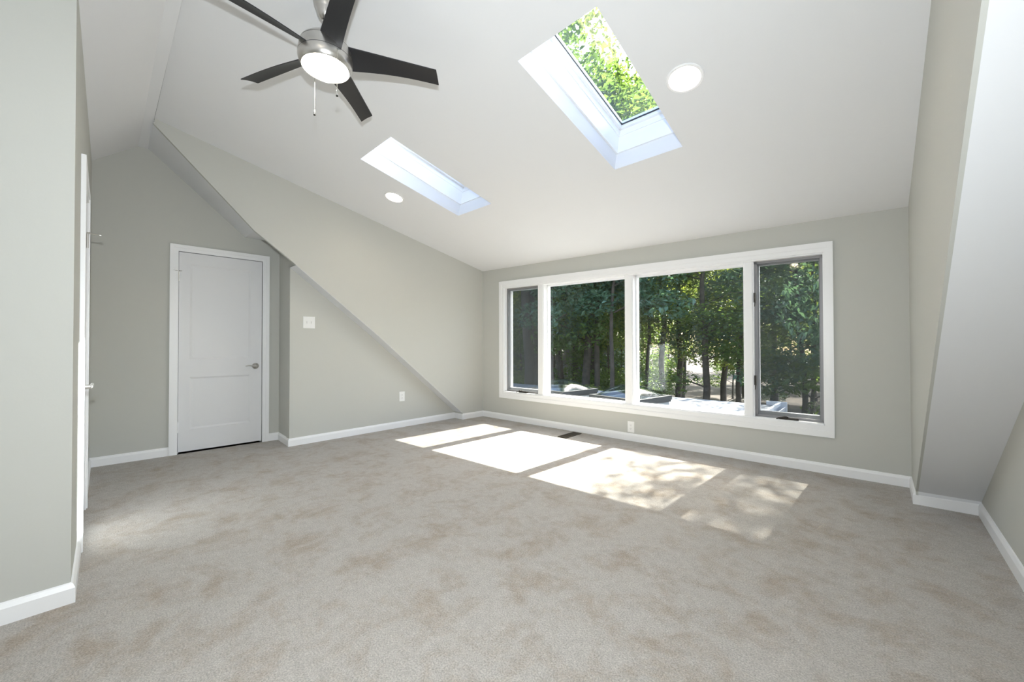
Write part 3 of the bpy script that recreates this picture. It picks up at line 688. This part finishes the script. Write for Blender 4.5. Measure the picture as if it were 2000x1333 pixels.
def make_tree_meshes(seed, H, r, crown0, cw, nb, nleaf, size, M, lean=0):
    """trunk with limbs and a leaf crown around the limb ends; origin at the foot"""
    rnd = random.Random(seed); P = []; R = []; x = y = 0; k = 10
    for i in range(k+1):
        u = i/k; P.append(Vector((x, y, H*.92*u))); R.append(r*(1.25 if i == 0 else 1)*(1-.72*u))
        x += rnd.gauss(0, .06)*H/10 + lean*H/k; y += rnd.gauss(0, .06)*H/10
    mb = MB(); mb.tube(P, R, 9); blobs = []
    for b in range(nb):
        u = crown0 + (1-crown0)*(b+.5)/nb; i = min(k-1, int(u*k)); p0 = P[i]; a = rnd.uniform(0, 6.28); L_ = cw*(1.15-.55*u)*rnd.uniform(.6, 1.1)
        p1 = p0 + Vector((math.cos(a)*L_*.5, math.sin(a)*L_*.5, L_*.22)); p2 = p0 + Vector((math.cos(a)*L_, math.sin(a)*L_, L_*.3*rnd.uniform(0, 1.4)))
        mb.tube([p0, p1, p2], [R[i]*.38, R[i]*.22, R[i]*.07], 6)
        blobs.append((p2.x, p2.y, p2.z, cw*rnd.uniform(.34, .55))); blobs.append((p1.x, p1.y, p1.z+.1, cw*rnd.uniform(.22, .36)))
    blobs.append((P[-1].x, P[-1].y, P[-1].z, cw*.4))
    tm = bpy.data.meshes.new('trunk'); tm.from_pydata([tuple(v) for v in mb.v], [], mb.f); tm.materials.append(BARK)
    for p in tm.polygons: p.use_smooth = True
    return tm, leafmesh('foliage', blobs, nleaf, size, seed+50, M)
PT = {
 'tall': make_tree_meshes(1, 15, .17, .38, 3.0, 16, 11000, .17, LEAFA),
 'tall2': make_tree_meshes(2, 14, .14, .30, 2.7, 16, 10000, .16, LEAFC, .02),
 'leany': make_tree_meshes(3, 13, .15, .35, 2.6, 14, 9500, .16, LEAFA, -.05),
 'young': make_tree_meshes(4, 7, .06, .16, 1.9, 14, 8000, .13, LEAFC),
 'young2': make_tree_meshes(5, 6, .05, .10, 1.9, 14, 10000, .13, LEAFB),
 'pole': make_tree_meshes(6, 13, .10, .50, 2.2, 10, 7000, .16, LEAFC),
}
def bushmesh():
    rnd = random.Random(9); mb = MB(); bl = []
    for i in range(9):
        a = rnd.uniform(0, 6.28); L_ = rnd.uniform(.4, 1.0); t_ = Vector((math.cos(a)*L_, math.sin(a)*L_, rnd.uniform(.7, 1.5)))
        mb.tube([(0, 0, 0), t_*.5, t_], [.02, .014, .006], 5); bl.append((t_.x, t_.y, t_.z, rnd.uniform(.4, .6)))
    tm = bpy.data.meshes.new('stems'); tm.from_pydata([tuple(v) for v in mb.v], [], mb.f); tm.materials.append(BARK)
    return tm, leafmesh('foliage', bl, 5000, .09, 77, LEAFC)
PT['bush'] = bushmesh()
PT['drape'] = make_tree_meshes(31, 9.0, .09, .60, 1.9, 13, 6500, .15, LEAFB)
PT['drape2'] = make_tree_meshes(32, 8.0, .09, .40, 2.1, 15, 8000, .14, LEAFB)
def plant(kind, x, y, s, rz, name, label, cat, group=None, lm=None, sz=None):
    e = root(name, (x, y, GZ - .05 + .008*max(0, y-25)), label, cat, group)
    e.rotation_euler = (0, 0, rz); e.scale = (s, s, sz or s)
    tm, fm = PT[kind]
    if kind == 'young' and name == 'tree': lm = LEAFA
    a = bpy.data.objects.new('stems' if kind == 'bush' else 'trunk', tm); COL.objects.link(a); a.parent = e
    b = bpy.data.objects.new('foliage', fm); COL.objects.link(b); b.parent = e; b['kind'] = 'stuff'
    if lm: b.material_slots[0].link = 'OBJECT'; b.material_slots[0].material = lm
    return e
def at(u, D):
    p = FWD*D + RGT*((u-1000)/757.26*D); return p.x, p.y
# trees one can pick out through the glass
NEAR = [
 (1028, 12.5, 'tall', 1.15, 1.0, 'thick dark trunked tree standing behind the narrow left window'),
 (1103, 15, 'leany', 1.0, .4, 'leaning tree with a dark trunk near the left side of the left large pane'),
 (1127, 19, 'tall', 1.0, 2.2, 'tree with a dim trunk just left of the grey trunk in the left large pane'),
 (1151, 13.5, 'tall', .95, 3.6, 'tree with a straight pale grey trunk in the middle of the left large pane'),
 (1171, 18, 'tall2', 1.0, 5.0, 'dark trunked tree right of the pale grey trunk in the left large pane'),
 (1293, 17, 'pole', 1.3, .3, 'dark trunked tree in the left part of the right large pane'),
 (1322, 16, 'leany', .9, 2.9, 'slim leaning tree left of the bright reflection in the right large pane'),
 (1378, 12, 'tall', .95, 4.4, 'dominant dark curved tree in the middle of the right large pane'),
 (1408, 15, 'tall2', 1.1, 1.7, 'tree standing just right of the dominant dark trunk'),
 (1437, 21, 'pole', 1.2, 2.1, 'dark tree at the right side of the right large pane'),
 (1513, 17, 'leany', .85, 5.6, 'slanting tree in the left half of the narrow right window'),
 (1588, 11.5, 'young', 1.15, .9, 'small dark tree at the right side of the narrow right window'),
]
def cap(x, y, H):   # height that leaves the sun's way to the window open
    if -6.2 < x < 1.6: return min(1, max(.3, (y-5.8+2.7)/H))
    return 1
HH = {'tall': 16, 'tall2': 15, 'leany': 14, 'young': 8, 'young2': 7, 'pole': 14, 'bush': 2, 'drape': 9, 'drape2': 8.5}
for u, D, k, s, rz, lb in NEAR:
    x, y = at(u, D); f = cap(x, y, HH[k]*s)
    plant(k, x, y, s*max(f, .8) if f < 1 else s, rz, 'tree', lb, 'tree', sz=s*f)
# leafy young trees filling the panes
rnd = random.Random(12)
LOW = [(1085, 11.6, 'drape', .9, 'blue green leafy tree reaching into the top left of the left large pane'),
       (1192, 11.2, 'drape', .95, 'blue green leafy tree at the top right of the left large pane'),
       (1560, 11.0, 'drape2', 1.0, 'dense blue green tree filling the top of the narrow right window'),
       (1450, 12.8, 'drape2', 1.05, 'blue green tree at the right edge of the right large pane'),
       (1262, 14.5, 'drape', 1.0, 'leafy tree at the top left of the right large pane')]
for u, D, k, s, lb in LOW:
    x, y = at(u, D); plant(k, x, y, s, rnd.uniform(0, 6), 'young_tree', lb, 'tree', None, LEAFA if u == 1262 else None)
for i, (u, D) in enumerate([(1015, 16), (1062, 17), (1098, 15), (1140, 21), (1185, 17), (1212, 20), (1250, 25), (1300, 33), (1430, 27), (1480, 26), (1530, 31), (1640, 24)]):
    x, y = at(u, D); k = ('young', 'young2')[i % 2]; s = rnd.uniform(.75, 1.05)
    plant(k, x, y, s, rnd.uniform(0, 6), 'young_tree', 'leafy young tree of the undergrowth outside the window', 'tree', 'undergrowth trees outside the window', LEAFA if i % 3 else None)
for i, (u, D) in enumerate([(1082, 12.5), (1110, 12.0), (1135, 12.5), (1160, 13), (1190, 12.5), (1215, 13.8), (1095, 15), (1150, 15.5), (1200, 16.5), (1252, 21)]):
    x, y = at(u, D); plant('bush', x, y, rnd.uniform(1.0, 1.6), rnd.uniform(0, 6), 'bush', 'low leafy bush on the forest floor outside the window', 'bush', 'bushes on the forest floor', LEAFA if i % 2 else None)
# tall trees over the skylights
for i, (x, y, k, s) in enumerate([(-8.9, 10.6, 'tall', 1.0), (-10.8, 14.0, 'tall', 1.1), (-8.2, 13.6, 'tall2', 1.1), (-12.4, 11.6, 'tall2', 1.1), (-6.9, 11.8, 'pole', 1.1)]):
    plant(k, x, y, s, i*1.3, 'tall_tree', 'tall tree whose crown shows through the skylight', 'tree', 'tall trees seen through the skylight')
# the sparse tree that dapples the sunlight at the right of the carpet
plant('tall2', -.1, 10.8, .62, 1.0, 'tall_tree', 'tall sparse tree whose crown dapples the sunlight on the carpet', 'tree', lm=LEAFB, sz=1.1)
# far woods
i = 0; rnd = random.Random(21)
for D in (27, 37, 50):
    for u in range(960, 1720, 62):
        x, y = at(u + rnd.uniform(-20, 20), D + rnd.uniform(-2.5, 2.5)); k = ('tall2', 'pole', 'pole', 'leany')[i % 4]; i += 1
        plant(k, x, y, rnd.uniform(.9, 1.15)*(1 if D < 40 else 1.25), rnd.uniform(0, 6), 'far_tree', 'tall tree of the dense woods far behind the house', 'tree', 'far trees of the woods', None if i % 3 else LEAFC)
